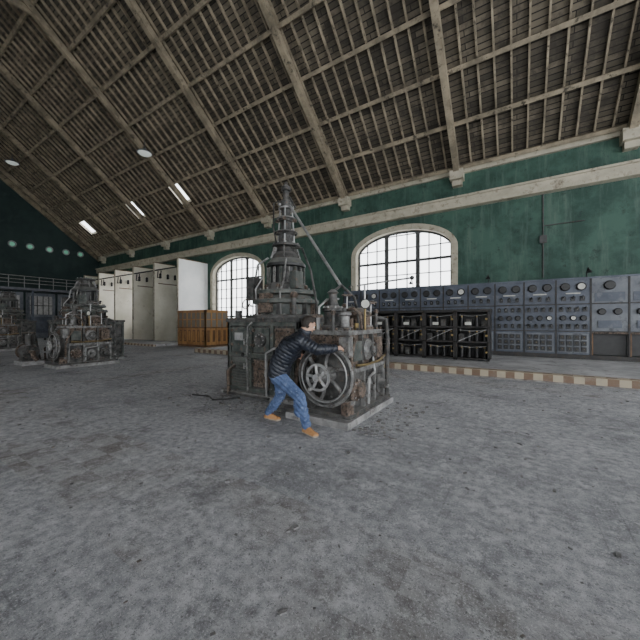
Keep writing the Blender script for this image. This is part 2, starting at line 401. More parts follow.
for k in range(8): b.box(x0+k*1.9,x0+k*1.9+.08,SYF+.06,SYF+.9,PZ2,ZT-.2,'blackframe')
for k in range(9):
    xx=x0+.5+k*1.5
    if k%2==0: b.tube([(xx,SYF+.05,ZT+.05),(xx,SYF,ZT+.3),(xx,SYF-.2,ZT+.36),(xx,SYF-.3,ZT+.28)],.015,'black',6); b.lathe((xx,SYF-.3,ZT+.3),(0,-.2,-1),[(.02,0),(.09,.12)],'black',12)
b.done('electrical_switchboard',.004)

for i in range(5):
    x0=-.74-1.05*(i+1); x1=x0+1.04; y0,y1=11.5,12.5; b=B(); p=PZ2
    for xx in (x0,x1-.06):
        for yy in (y0,y1-.06): b.box(xx,xx+.06,yy,yy+.06,p,1.9,'blackframe')
    for z in (.24,.8,1.3,1.84):
        b.box(x0,x1,y0,y0+.05,z,z+.05,'blackframe'); b.box(x0,x1,y0+.05,y1,z,z+.015,'blackframe')
    b.box(x0,x1,y1-.03,y1,p,1.9,'black'); b.box(x0-.005,x1+.005,y0-.03,y1,1.88,1.93,'blackframe')
    b.box(x1-.03,x1-.01,y0+.06,y1-.05,p+.03,1.88,'black'); b.box(x0+.01,x0+.03,y0+.06,y1-.05,p+.03,1.88,'black')
    for z in (.3,.85,1.36):
        for k in range(4):
            xx=x0+.17+.235*k
            if random.random()<.75:
                b.cyl((xx,y0+.25,z),(xx,y0+.25,z+.3),.07,random.choice(['black','iron','black']),seg=12); b.cyl((xx,y0+.25,z+.3),(xx,y0+.25,z+.36),.03,'brass',seg=8)
            else: b.box(xx-.08,xx+.08,y0+.12,y0+.3,z,z+.24,'iron')
        b.tube([(x0+.1,y0+.1,z+.38),(x0+.5,y0+.08,z+.34),(x1-.1,y0+.1,z+.39)],.012,'steel',6)
    b.box(x0+.3,x0+.5,y0-.01,y0,1.4,1.5,'dial')
    b.beam((x0+.1,y0+.02,.85),(x1-.1,y0+.02,1.25),.02,.02,'steel')
    for z in (.5,1.05,1.6): b.cyl((x1-.09,y0-.03,z),(x1-.09,y0,z),.04,'brass',seg=10)
    b.done('relay_cabinet',smooth=True)

# ------------------------------------------------------------------ partition cells
for i in range(6):
    X=-20-3.0*i; b=B(); k='white' if i==0 else 'partition'
    b.box(X-.12,X,13.02,YW-.06,0,5.95,k); b.box(X-.14,X+.02,12.96,13.02,0,5.98,'cream'); b.box(X-.14,X+.02,12.96,YW-.06,5.95,6.0,'wooddark')
    if i>0:
        b.box(X,X+.04,13.3,15.2,4.4,4.46,'wooddark')
        for y in (13.4,14.0,14.6):
            b.lathe((X+.1,y,4.9),(0,0,1),[(.05,0),(.11,.04),(.05,.08),(.11,.12),(.05,.16),(.1,.2),(.04,.3)],'black',12); b.box(X,X+.2,y-.04,y+.04,4.82,4.9,'blackframe')
    b.done('partition_wall',smooth=False)
b=B()
for X in (-20,-23,-26,-29,-32):
    b.box(X-2.98,X-.16,13.0,13.08,5.35,5.42,'blackframe')
    b.tube([(X-2.6,13.05,5.3),(X-2.6,13.0,4.8),(X-2.2,13.0,4.8),(X-2.2,13.05,5.3)],.035,'black',8)
b.done('cell_busbar_frame',smooth=False)

# ------------------------------------------------------------------ wooden booth
b=B(); x0,x1,y0,y1=-18.2,-15.5,11.8,13.5; H=2.2
b.box(x0,x1,y0,y1,0,.12,'wooddark')
b.box(x0+.05,x1-.05,y0+.05,y1-.05,.12,1.15,'wood'); b.box(x0-.03,x1+.03,y0-.03,y1+.03,1.13,1.2,'wooddark')
for k in range(7):
    xx=x0+k*(x1-x0-.09)/6; b.box(xx,xx+.09,y0,y0+.07,.12,H,'wood')
    if k<6: b.box(xx+.15,xx+.39,y0+.03,y0+.045,.3,1.0,'wooddark'); b.box(xx+.2,xx+.34,y0+.02,y0+.045,.36,.94,'wood')
for k in range(5):
    yy=y0+k*(y1-y0-.09)/4; b.box(x1-.07,x1,yy,yy+.09,.12,H,'wood')
    if k<4: b.box(x1-.045,x1-.03,yy+.15,yy+.34,.3,1.0,'wooddark')
    b.box(x0,x0+.07,yy,yy+.09,.12,H,'wood')
b.box(x0-.02,x1+.02,y0-.02,y0+.08,H-.14,H+.02,'wood'); b.box(x1-.08,x1+.02,y0-.02,y1,H-.14,H+.02,'wood'); b.box(x0,x0+.08,y0,y1,H-.12,H,'wood'); b.box(x0,x1,y1-.08,y1,H-.12,H,'wood')
b.box(x0,x1,y0+.01,y0+.05,1.62,1.68,'wood'); b.box(x1-.05,x1-.01,y0,y1,1.62,1.68,'wood')
b.box(x0+.03,x1-.03,y0+.035,y0+.045,1.2,H-.1,'boothglass'); b.box(x1-.045,x1-.035,y0+.03,y1-.03,1.2,H-.1,'boothglass'); b.box(x0,x1,y1-.08,y1,1.1,H-.1,'wooddark')
b.done('glazed_wooden_booth',.008,False)

# ------------------------------------------------------------------ machines
def generator(dx,tall,parent):
    b=B(); cx,cy=-4.4+dx,5.5
    x0,x1,y0,y1=-5.24+dx,-3.35+dx,4.55,6.45
    b.box(x0-.1,x1+.1,y0-.1,y1+.1,0,.08,'concrete')
    b.box(x0+.04,x1-.04,y0+.06,y1-.04,.08,1.5,'iron')
    for xx in (x0,x0+.62,x1-.62-.07,x1-.08):
        b.box(xx,xx+.08,y0,y0+.08,.08,1.5,'paintgreen')
        for k in range(8): b.cyl((xx+.04,y0-.012,.2+k*.165),(xx+.04,y0,.2+k*.165),.016,'castgrey',seg=6)
    for yy in (y0,y0+.6,y0+1.2,y1-.08):
        b.box(x1-.06,x1,yy,yy+.08,.08,1.5,'paintgreen'); b.box(x0,x0+.06,yy,yy+.08,.08,1.5,'paintgreen')
    for z in (.08,.78,1.42): b.box(x0,x1,y0+.005,y0+.075,z,z+.08,'paintgreen'); b.box(x1-.055,x1-.005,y0,y1,z,z+.08,'paintgreen')
    b.box(x0+.1,x0+.6,y0+.02,y0+.05,.18,.76,'paintgreen')
    for k in range(8): b.box(x0+.15,x0+.55,y0+.0,y0+.03,.23+k*.06,.255+k*.06,'iron')
    b.box(x0+.11,x0+.59,y0+.02,y0+.05,.88,1.4,'paintgreen'); b.box(x0+.2,x0+.45,y0+.01,y0+.02,1.12,1.28,'steel')
    b.box(x0+.74,x0+1.16,y0+.02,y0+.05,.2,.74,'rust'); b.box(x0+.74,x0+1.16,y0+.02,y0+.05,.9,1.38,'paintgreen')
    b.box(x1-.58,x1-.12,y0+.02,y0+.05,.2,.74,'paintgreen'); b.box(x1-.58,x1-.12,y0+.02,y0+.05,.9,1.38,'rust')
    b.cyl((x0+.95,y0+.04,1.14),(x0+.95,y0-.03,1.14),.14,'iron',seg=20); b.bolts((x0+.95,y0-.03,1.14),(0,-1,0),.11,8,.015,'steel')
    for xx in (x0+.12,x0+.74,x1-.56):
        for z in (.3,.62,1.0,1.3): b.box(xx-.02,xx+.04,y0-.005,y0+.02,z,z+.06,'rust')
    for xx,z in ((x0+.55,.6),(x0+.55,1.1),(x0+1.12,.5),(x1-.16,1.1)): b.cyl((xx,y0+.02,z),(xx,y0-.06,z),.018,'steel',seg=8); b.cyl((xx,y0-.05,z-.06),(xx,y0-.05,z+.06),.012,'steel',seg=8)
    b.box(x0-.03,x1+.03,y0-.03,y1+.03,1.5,1.58,'iron')
    b.tube([(x0+.2,y0-.14,.0),(x0+.2,y0-.16,.5),(x0+.25,y0-.02,.6)],.035,'rust',8)
    b.tube([(x0+.05,y0-.14,.04),(x0+.7,y0-.16,.05),(x0+1.3,y0-.14,.05)],.03,'iron',8)
    b.tube([(x0+.66,y0-.05,.0),(x0+.66,y0-.08,.7),(x0+.68,y0-.08,1.4),(x0+.75,y0-.02,1.5)],.022,'castgrey',8)
    b.tube([(x1-.3,y0-.05,.3),(x1-.3,y0-.14,.35),(x1-.3,y0-.14,1.2),(x1-.1,y0-.1,1.3)],.03,'rust',8)
    b.tube([(x1-.7,y0-.08,.0),(x1-.7,y0-.1,.9),(x1-.5,y0-.1,1.0),(x1-.1,y0-.12,1.0)],.026,'steel',8)
    b.lathe((cx,cy,1.58),(0,0,1),[(.85,0),(.85,.06),(.66,.08)],'iron',36)
    b.lathe((cx,cy,1.66),(0,0,1),[(.60,0),(.60,.22),(.74,.24),(.74,.32),(.60,.34),(.54,.42),(.68,.44),(.68,.52),(.46,.54)],'paintgreen',36)
    b.bolts((cx,cy,1.98),(0,0,1),.69,20,.022,'castgrey',.03); b.bolts((cx,cy,1.64),(0,0,1),.79,20,.022,'castgrey',.03); b.bolts((cx,cy,2.18),(0,0,1),.62,16,.02,'castgrey',.05)
    for k in range(14):
        a=2*pi*k/14+.2; b.beam((cx+.65*math.cos(a),cy+.65*math.sin(a),1.66),(cx+.65*math.cos(a),cy+.65*math.sin(a),1.9),.03,.1,'rust' if k%3==0 else 'iron')
    b.lathe((cx,cy,2.18),(0,0,1),[(.43,0),(.45,.05),(.45,.16),(.36,.18)],'iron',36)
    b.lathe((cx,cy,2.36),(0,0,1),[(.36,0),(.36,.34),(.44,.36),(.44,.42)],'black',36); b.lathe((cx,cy,2.78),(0,0,1),[(.44,0),(.42,.03),(.34,.12)],'paintgreen',36)
    for k in range(16):
        a=2*pi*k/16; b.beam((cx+.40*math.cos(a),cy+.40*math.sin(a),2.36),(cx+.40*math.cos(a),cy+.40*math.sin(a),2.7),.03,.07,'paintgreen' if k%2 else 'castgrey')
    for k in range(8):
        a=2*pi*k/8+.3; b.cyl((cx+.44*math.cos(a),cy+.44*math.sin(a),2.27),(cx+.5*math.cos(a),cy+.5*math.sin(a),2.27),.045,'rust',seg=10)
    b.lathe((cx,cy,2.88),(0,0,1),[(.34,0),(.31,.1),(.22,.18),(.20,.28),(.32,.3),(.32,.35),(.2,.38)],'iron',28)
    b.bolts((cx,cy,3.22),(0,0,1),.28,10,.018,'steel',.05)
    for k in range(6):
        a=2*pi*k/6; b.beam((cx+.34*math.cos(a),cy+.34*math.sin(a),2.9),(cx+.25*math.cos(a),cy+.25*math.sin(a),3.16),.03,.08,'castgrey')
    b.box(cx-.74,cx-.52,cy-.5,cy-.2,1.99,2.5,'iron'); b.box(cx+.45,cx+.62,cy-.45,cy-.2,2.2,2.55,'paintgreen'); b.box(cx-.15,cx+.12,cy-.72,cy-.58,1.7,2.1,'rust')
    b.tube([(cx-.6,cy-.35,2.5),(cx-.58,cy-.3,2.8),(cx-.35,cy-.2,2.95)],.025,'steel',8)
    b.tube([(cx+.3,cy-.55,1.62),(cx+.32,cy-.6,2.1),(cx+.3,cy-.45,2.4),(cx+.28,cy-.35,2.85)],.022,'castgrey',8)
    b.tube([(cx-.3,cy-.6,1.62),(cx-.34,cy-.62,2.2),(cx-.3,cy-.42,2.5)],.018,'steel',8)
    b.ring((cx-.62,cy-.62,1.9),(0,-1,.3),.11,.014,'rust',20,6); b.cyl((cx-.62,cy-.62,1.9),(cx-.62,cy-.4,1.85),.014,'steel',seg=8)
    b.cyl((cx+.6,cy-.5,1.58),(cx+.6,cy-.5,2.0),.05,'iron'); b.sphere((cx+.6,cy-.5,2.05),.08,'rust'); b.cyl((cx-.78,cy-.7,1.58),(cx-.78,cy-.7,1.75),.07,'iron')
    if tall:
        b.lathe((cx,cy,3.24),(0,0,1),[(.17,0),(.17,.2),(.2,.22),(.2,.27),(.12,.29),(.12,.5),(.16,.52),(.16,.6),(.1,.62),(.1,.78),(.15,.8),(.15,.95),(.1,1.0),(.07,1.05),(.07,1.2),(.11,1.22),(.11,1.3),(.05,1.34),(.03,1.42)],'iron',20)
        for k in range(4):
            a=pi/2*k+.5; b.cyl((cx+.19*math.cos(a),cy+.19*math.sin(a),3.24),(cx+.13*math.cos(a),cy+.13*math.sin(a),4.1),.018,'steel',seg=8)
            b.cyl((cx+.1*math.cos(a),cy+.1*math.sin(a),3.78),(cx+.24*math.cos(a),cy+.24*math.sin(a),3.78),.04,'rust',seg=8)
            b.cyl((cx+.1*math.cos(a+.7),cy+.1*math.sin(a+.7),4.12),(cx+.21*math.cos(a+.7),cy+.21*math.sin(a+.7),4.12),.035,'castgrey',seg=8)
        b.ring((cx,cy,3.82),(0,0,1),.2,.02,'castgrey'); b.ring((cx,cy,4.05),(0,0,1),.16,.018,'steel'); b.ring((cx,cy,3.5),(0,0,1),.24,.022,'iron')
        b.tube([(cx-.16,cy-.05,4.25),(cx-.28,cy-.1,4.2),(cx-.28,cy-.1,3.6),(cx-.2,cy-.1,3.3)],.018,'iron',8)
        b.cyl((cx+.12,cy-.05,4.12),(-2.58+dx,4.75,2.12),.028,'steel',seg=10)
        b.cyl((cx+.1,cy,4.3),(cx+.34,cy-.1,3.98),.022,'iron',seg=8)
        b.tube([(cx+.3,cy-.2,3.1),(cx+.7,cy-.35,3.0),(cx+.95,cy-.4,2.5),(cx+1.2,cy-.5,1.6)],.022,'iron',8)
    b.cyl((x1-.02,4.95,1.0),(-2.8+dx,4.95,1.0),.11,'iron'); b.cyl((x1,5.35,.45),(-2.8+dx,5.35,.45),.09,'rust'); b.cyl((x1+.02,4.95,1.0),(x1+.08,4.95,1.0),.19,'iron')
    b.cyl((x0+.7,y0-.02,.75),(x0+.78,y0-.3,.86),.018,'steel',seg=8); b.sphere((x0+.79,y0-.32,.87),.04,'black')
    return b.done('generator_body',.006,parent=parent)

def governor(dx,parent):
    b=B(); X=lambda v:v+dx
    rr=random.Random(5)
    b.box(X(-3.05),X(-1.96),3.8,5.64,0,.1,'concrete'); b.box(X(-3.0),X(-2.0),3.95,5.6,.1,.16,'iron')
    b.box(X(-2.9),X(-2.12),4.12,5.42,.16,.72,'iron'); b.box(X(-2.98),X(-2.06),4.06,5.48,.72,.79,'castgrey')
    b.box(X(-2.85),X(-2.16),4.15,5.38,.79,1.3,'rust'); b.box(X(-2.92),X(-2.1),4.1,5.45,1.3,1.37,'castgrey')
    for k in range(9):
        y=4.12+k*.163
        b.cyl((X(-2.09),y,.79),(X(-2.09),y,.83),.02,'rust',seg=6); b.cyl((X(-2.13),y,1.37),(X(-2.13),y,1.41),.02,'rust',seg=6)
    for k in range(6):
        b.cyl((X(-2.88+.14*k),4.12,1.37),(X(-2.88+.14*k),4.12,1.41),.02,'rust',seg=6)
    for y in (4.15,4.58,5.0,5.38): b.box(X(-2.13),X(-2.05),y-.03,y+.03,.16,.72,'castgrey'); b.box(X(-2.17),X(-2.09),y-.03,y+.03,.79,1.3,'iron')
    b.lathe((X(-2.14),4.37,.45),(1,0,0),[(.17,0),(.17,.06),(.12,.09),(.12,.14)],'rust',22); b.bolts((X(-2.08),4.37,.45),(1,0,0),.145,8,.014,'steel')
    b.lathe((X(-2.14),4.8,.42),(1,0,0),[(.14,0),(.14,.07),(.05,.09),(.05,.16)],'castgrey',22)
    b.lathe((X(-2.14),5.2,.42),(1,0,0),[(.16,0),(.16,.1),(.1,.12),(.07,.2)],'iron',22)
    b.lathe((X(-2.18),4.8,1.05),(1,0,0),[(.18,0),(.18,.09),(.14,.12),(.06,.14),(.06,.2)],'castgrey',24); b.bolts((X(-2.09),4.8,1.05),(1,0,0),.155,10,.013,'rust')
    b.ring((X(-1.99),4.8,1.05),(1,0,0),.11,.014,'iron',20,6)
    b.box(X(-2.18),X(-2.06),5.1,5.35,.88,1.24,'rust'); b.box(X(-2.17),X(-2.07),4.22,4.5,.9,1.2,'paintgreen')
    b.tube([(X(-2.02),4.05,.16),(X(-2.02),4.05,.6),(X(-2.06),4.1,.95),(X(-2.1),4.3,1.25)],.03,'rust',8)
    b.tube([(X(-2.03),5.5,.16),(X(-2.02),5.52,1.2),(X(-2.05),5.5,1.55),(X(-2.3),5.4,1.6)],.04,'iron',8)
    b.tube([(X(-2.0),4.6,.2),(X(-1.99),4.6,.62),(X(-2.04),4.95,.66),(X(-2.1),5.0,.9)],.022,'steel',8)
    b.tube([(X(-2.02),4.2,.85),(X(-2.0),4.55,.83),(X(-2.0),5.05,.84),(X(-2.04),5.4,.9)],.018,'brass',8)
    for yy in (4.05,4.6,5.5): b.cyl((X(-2.02),yy,.3),(X(-2.02),yy,.36),.05,'castgrey',seg=10)
    b.lathe((X(-2.37),4.14,.72),(0,-1,0),[(.37,0),(.37,.06),(.33,.08),(.33,.10),(.25,.12),(.12,.14)],'iron',36); b.bolts((X(-2.37),4.08,.72),(0,-1,0),.35,16,.018,'castgrey',.03)
    wc=(X(-2.37),3.86,.72)
    b.ring(wc,(0,1,0),.445,.026,'castgrey',56,10)
    b.lathe((X(-2.37),3.82,.72),(0,1,0),[(.425,0),(.425,.09),(.375,.09),(.36,.045),(.375,0),(.425,0)],'iron',56)
    b.ring((wc[0],3.82,.72),(0,1,0),.38,.012,'steel',48,6)
    for k in range(6):
        a=2*pi*k/6+.3; ca,sa=math.cos(a),math.sin(a)
        pts=[(wc[0]+ca*r-sa*.04*math.sin(pi*t),3.87,.72+sa*r+ca*.04*math.sin(pi*t)) for r,t in ((.07,0),(.16,.3),(.28,.7),(.39,1))]
        b.tube(pts,.03,'castgrey',8)
    b.lathe((X(-2.37),4.0,.72),(0,-1,0),[(.12,0),(.12,.2),(.09,.22),(.05,.23)],'castgrey',24)
    hc=(X(-2.42),3.72,.70)
    b.lathe((hc[0],3.735,.7),(0,1,0),[(.2,0),(.2,.03),(.165,.03),(.165,0),(.2,0)],'steel',36); b.cyl((hc[0],3.69,.7),(hc[0],3.80,.7),.055,'steel',seg=16)
    for k in range(5):
        a=2*pi*k/5+.5; b.cyl((hc[0],3.745,.7),(hc[0]+.18*math.cos(a),3.745,.7+.18*math.sin(a)),.024,'steel',seg=8)
    for k in (0,3):
        a=2*pi*k/5+.5; p=(hc[0]+.18*math.cos(a),3.735,.7+.18*math.sin(a)); b.cyl(p,(p[0],3.64,p[2]),.022,'steel',.028,10)
    b.box(X(-2.2),X(-2.04),3.98,4.12,.98,1.28,'castgrey'); b.box(X(-2.12),X(-2.02),3.9,4.1,.16,.36,'rust')
    b.box(X(-2.88),X(-2.7),3.98,4.12,.16,.5,'iron')
    b.lathe((X(-2.6),4.5,1.37),(0,0,1),[(.2,0),(.2,.06),(.14,.08),(.14,.3),(.18,.31),(.18,.36),(.1,.4),(.07,.5),(.07,.6),(.1,.62),(.03,.68)],'iron',24); b.bolts((X(-2.6),4.5,1.68),(0,0,1),.16,8,.014,'steel',.08)
    b.lathe((X(-2.35),5.0,1.37),(0,0,1),[(.24,0),(.24,.05),(.19,.07),(.19,.22),(.22,.24),(.2,.3),(.1,.36),(.05,.38)],'rust',26); b.bolts((X(-2.35),5.0,1.42),(0,0,1),.215,10,.015,'steel')
    b.lathe((X(-2.3),4.35,1.37),(0,0,1),[(.13,0),(.13,.04),(.08,.06),(.08,.22),(.11,.24),(.11,.28),(.05,.3),(.03,.36)],'castgrey',20)
    b.box(X(-2.8),X(-2.45),4.8,5.3,1.37,1.62,'iron'); b.box(X(-2.75),X(-2.5),4.85,5.2,1.62,1.78,'paintgreen')
    b.tube([(X(-2.6),4.5,1.9),(X(-2.6),4.6,2.05),(X(-2.58),4.75,2.14),(X(-2.5),5.1,1.95),(X(-2.45),5.2,1.6)],.026,'iron',8)
    b.tube([(X(-2.3),4.35,1.68),(X(-2.15),4.35,1.72),(X(-2.1),4.5,1.6),(X(-2.12),4.6,1.37)],.022,'rust',8)
    b.tube([(X(-2.75),4.3,1.37),(X(-2.75),4.3,1.75),(X(-2.72),4.5,1.88),(X(-2.6),4.7,1.9)],.02,'steel',8)
    for xx,yy,h in ((-2.45,4.25,1.62),(-2.2,4.65,1.62),(-2.5,4.72,1.75),(-2.16,5.3,1.66),(-2.8,4.6,1.8),(-2.85,5.2,1.7)):
        b.cyl((X(xx),yy,1.37),(X(xx),yy,h),.03,'iron',seg=10); b.sphere((X(xx),yy,h+.03),.045,'rust')
    for xx,yy,h,R_ in ((-2.72,4.2,1.6,.09),(-2.2,5.15,1.85,.1),(-2.4,4.62,1.95,.08)):
        b.cyl((X(xx),yy,1.37),(X(xx),yy,h),.014,'steel',seg=8); b.ring((X(xx),yy,h),(.1,-.2,1),R_,.012,'rust',20,6)
        for a in (0,pi/2): b.cyl((X(xx)-R_*math.cos(a),yy-R_*math.sin(a),h),(X(xx)+R_*math.cos(a),yy+R_*math.sin(a),h),.009,'rust',seg=6)
    for k in range(14):
        xx=rr.uniform(-2.85,-2.18); yy=rr.uniform(4.15,5.4); h=rr.uniform(.05,.2); b.cyl((X(xx),yy,1.37),(X(xx),yy,1.37+h),rr.uniform(.018,.05),rr.choice(['iron','rust','castgrey','brass']),seg=10)
    gx,gy,gz=X(-2.13),4.75,1.80; b.cyl((gx,gy,1.37),(gx,gy,gz-.06),.016,'brass',seg=8)
    b.lathe((gx,gy+.02,gz),(.35,-1,0),[(.085,0),(.085,.045),(.078,.05)],'black',24); g=Vector((.35,-1,0)).normalized(); p=Vector((gx,gy+.02,gz))
    b.cyl(p+g*.05,p+g*.053,.068,'dial',seg=22)
    b.cyl((X(-2.16),4.8,1.37),(X(-2.16),4.8,2.14),.018,'steel',seg=8); b.cyl((X(-2.3),4.8,2.12),(X(-1.36),4.78,2.18),.014,'steel',seg=8); b.sphere((X(-1.36),4.78,2.18),.035,'black')
    b.tube([(X(-2.98),4.0,.1),(X(-2.98),4.0,.7),(X(-2.95),4.1,1.1),(X(-2.85),4.3,1.4)],.035,'rust',8)
    b.tube([(X(-3.0),4.4,.1),(X(-3.05),4.3,.5),(X(-3.0),4.3,1.0)],.03,'iron',8)
    return b.done('governor_body',.006,parent=parent)

for d,t in ((0,True),(-10.3,False),(-20.6,False)):
    e=bpy.data.objects.new('turbine_generator_set',None); scene.collection.objects.link(e)
    generator(d,t,e); governor(d,e)
def oilpump(px,py):
    b=B()
    b.box(px-.45,px+.45,py-.3,py+.3,0,.15,'concrete'); b.cyl((px-.3,py,.45),(px+.2,py,.45),.24,'iron',seg=24); b.cyl((px-.34,py,.45),(px-.3,py,.45),.29,'rust',seg=24); b.bolts((px-.34,py,.45),(-1,0,0),.26,8,.02,'steel')
    b.box(px-.25,px+.15,py-.2,py+.2,.15,.3,'iron'); b.cyl((px-.05,py,.6),(px-.05,py,1.05),.1,'iron'); b.ring((px-.05,py,1.12),(0,0,1),.17,.02,'rust'); b.cyl((px-.05,py,1.0),(px-.05,py,1.15),.02,'steel',seg=8)
    for a in (0,pi/2): b.cyl((px-.05-.17*math.cos(a),py-.17*math.sin(a),1.12),(px-.05+.17*math.cos(a),py+.17*math.sin(a),1.12),.014,'rust',seg=6)
    b.tube([(px+.2,py,.45),(px+.4,py,.45),(px+.45,py,.3),(px+.45,py+.1,.16)],.07,'rust',10); b.tube([(px-.2,py,.6),(px-.3,py,.95),(px-.6,py+.3,1.1),(px-.7,py+.5,.0)],.04,'iron',8)
    b.done('oil_pump',.005)
oilpump(-14.6,3.75); oilpump(-24.6,3.6); oilpump(-23.0,8.4)

b=B(); random.seed(11)
for i in range(1500):
    x=random.uniform(-16,4); y=random.uniform(.7,9.2); s=random.choice([.005,.006,.008,.01,.012,.02])
    if -5.5<x<-1.8 and 3.0<y<6.7: continue
    h=s*random.uniform(.3,.8); a=random.uniform(0,pi); b.beam((x-s*math.cos(a),y-s*math.sin(a),h/2),(x+s*math.cos(a),y+s*math.sin(a),h/2),s*random.uniform(.7,1.6),h,'rubble')
for i in range(260):
    x=random.uniform(-6.0,-1.2); y=random.gauss(4.0,.35)
    if x>-3.2 and y>3.7: x=random.uniform(-1.9,-1.3); y=random.uniform(3.7,5.6)
    if y>4.35 and x<-3.1: y=4.25
    if y>3.2 and y<3.78 and x>-3.5: continue
    s=random.uniform(.008,.028); b.beam((x-s,y,s*.3),(x+s,y+s*.5,s*.3),s*1.5,s*.6,'rubble')
b.done('floor_rubble',smooth=False)
b=B(); b.tube([(-5.6,3.95,.015),(-5.2,4.05,.015),(-4.9,3.9,.015),(-4.7,4.1,.015),(-4.6,4.3,.015)],.015,'black',6); b.done('loose_cable')

# ------------------------------------------------------------------ man
caps=[]; V=Vector
def C(a,c,ra,rc,lab): caps.append((V(a),V(c),ra,rc,lab))
P=V((-2.90,3.47,.78)); R=V((.42,-.906,0)).normalized(); S1=V((-2.85,3.475,.96)); S2=V((-2.72,3.51,1.14)); N=V((-2.57,3.55,1.30))
shR=V((-2.47,3.39,1.245)); shL=V((-2.65,3.72,1.265))
for sgn in (1,-1):
    C(P+R*.075*sgn+V((0,0,.01)),S1+R*.07*sgn,.140,.138,'jacket'); C(S1+R*.07*sgn,S2+R*.09*sgn,.138,.146,'jacket')
    C(S2+R*.09*sgn,(shR if sgn>0 else shL),.138,.094,'jacket')
C(S1,S2,.15,.16,'jacket'); C(S2,N,.15,.088,'jacket'); C(shR,N,.092,.08,'jacket'); C(shL,N,.092,.08,'jacket')
C(P+R*.08-V((0,0,.06)),P-R*.08-V((0,0,.06)),.118,.118,'jeans')
hipR=P+R*.085-V((0,0,.05)); hipL=P-R*.085-V((0,0,.05))
knR=V((-2.45,3.35,.50)); anR=V((-2.385,3.42,.11)); knL=V((-2.97,3.58,.40)); anL=V((-3.24,3.62,.11))
C(hipR,knR,.112,.074,'jeans'); C(knR,anR,.074,.06,'jeans'); C(knR+V((-.03,0,-.08)),knR+V((-.02,0,-.22)),.062,.058,'jeans')
C(hipL,knL,.112,.072,'jeans'); C(knL,anL,.072,.06,'jeans'); C(knL+V((-.05,0,-.08)),knL+V((-.12,0,-.18)),.06,.056,'jeans')
for an,dr in ((anR,V((.96,-.28,0))),(anL,V((.98,.05,0)))):
    dr.normalize(); f=V((an.x,an.y,0)); sd=V((-dr.y,dr.x,0))
    C(an+V((0,0,-.02)),f-dr*.02+V((0,0,.05)),.045,.045,'shoe')
    C(f-dr*.045+V((0,0,.035)),f+dr*.06+V((0,0,.035)),.040,.040,'shoe')
    C(f+dr*.05+V((0,0,.055)),f+dr*.14+V((0,0,.035)),.045,.038,'shoe')
    C(f+dr*.05+sd*.012+V((0,0,.03)),f+dr*.185+sd*.01+V((0,0,.028)),.036,.034,'shoe'); C(f+dr*.05-sd*.012+V((0,0,.03)),f+dr*.17-sd*.012+V((0,0,.026)),.036,.032,'shoe')
WC=V((-2.37,3.86,.72)); RW=.445
def grip(ang):
    o=V((math.cos(ang),0,math.sin(ang))); return WC+o*RW,o
gR,oR=grip(math.radians(58)); gL,oL=grip(math.radians(150))
def hand(gp,o,d,side):
    d=d.normalized(); n=-o; s=(side-d*side.dot(d)); s=(s-n*s.dot(n)).normalized()
    pc=gp+o*.042-d*.005
    wr=pc-d*.065
    for k,off in enumerate((.032,.011,-.011,-.031)):
        C(wr+s*off*.55,pc+s*off+d*.03,.017,.0125,'skin')
    C(wr,pc,.022,.018,'skin')
    L=(.040,.045,.042,.032)
    for k,off in enumerate((.034,.0115,-.0115,-.034)):
        p=pc+s*off*1.05+d*.032; ang=.35
        for j,l in enumerate((L[k],L[k]*.65,L[k]*.5)):
            ang+= (.35,.95,.8)[j]
            dd=d*math.cos(ang)+n*math.sin(ang)
            q2=p+dd*l; C(p,q2,.0098-.0008*j,.0092-.0008*j,'skin'); p=q2
    t0=wr+s*.02+d*.015; t1=t0+(s*.75+d*.35+n*.5).normalized()*.035; t2=t1+(d*.35+n*.8+s*.35).normalized()*.032; t3=t2+(n*.9+d*.3).normalized()*.025
    C(t0,t1,.015,.0125,'skin'); C(t1,t2,.012,.0108,'skin'); C(t2,t3,.0105,.009,'skin')
    return wr
wR=hand(gR,oR,V((0.25,1,0.0)),V((-.85,0,.5)))
wL=hand(gL,oL,V((0,.9,-.35)),V((0,.3,1)))
elR=V((-2.25,3.47,1.13)); elL=V((-2.88,3.74,1.09))
C(shR,elR,.09,.07,'jacket'); fe=elR+(wR-elR)*.86; C(elR,fe,.07,.048,'jacket'); C(elR+(wR-elR)*.8,wR,.028,.025,'skin')
C(shL,elL,.09,.07,'jacket'); fe=elL+(wL-elL)*.86; C(elL,fe,.07,.048,'jacket'); C(elL+(wL-elL)*.8,wL,.028,.025,'skin')
HF=V((.36,.82,-.45)).normalized(); HR=HF.cross(V((0,0,1))).normalized(); HU=HR.cross(HF).normalized()
HC=V((-2.48,3.60,1.46))
C(N,HC-HU*.06-HF*.015,.062,.056,'skin')
C(N-V((0,0,.01)),N+(HC-HU*.06-N)*.5,.094,.082,'jacket')
hl=lambda f,r,u: HC+HF*f+HR*r+HU*u
ell=[]
def E(c,rf,rr,ru,lab): ell.append((c,rf,rr,ru,lab))
E(hl(-.008,0,.022),.098,.077,.095,'head'); E(hl(.022,0,-.045),.066,.056,.068,'head'); E(hl(.055,0,-.085),.026,.026,.022,'head')
E(hl(.085,0,.03),.014,.05,.012,'head')
for s in (1,-1): E(hl(-.005,.078*s,-.008),.022,.010,.034,'head'); E(hl(.06,.038*s,-.03),.026,.022,.022,'head')
C(hl(.09,0,.012),hl(.115,0,-.022),.009,.013,'head'); C(hl(.09,-.018,-.055),hl(.09,.018,-.055),.010,.010,'head')

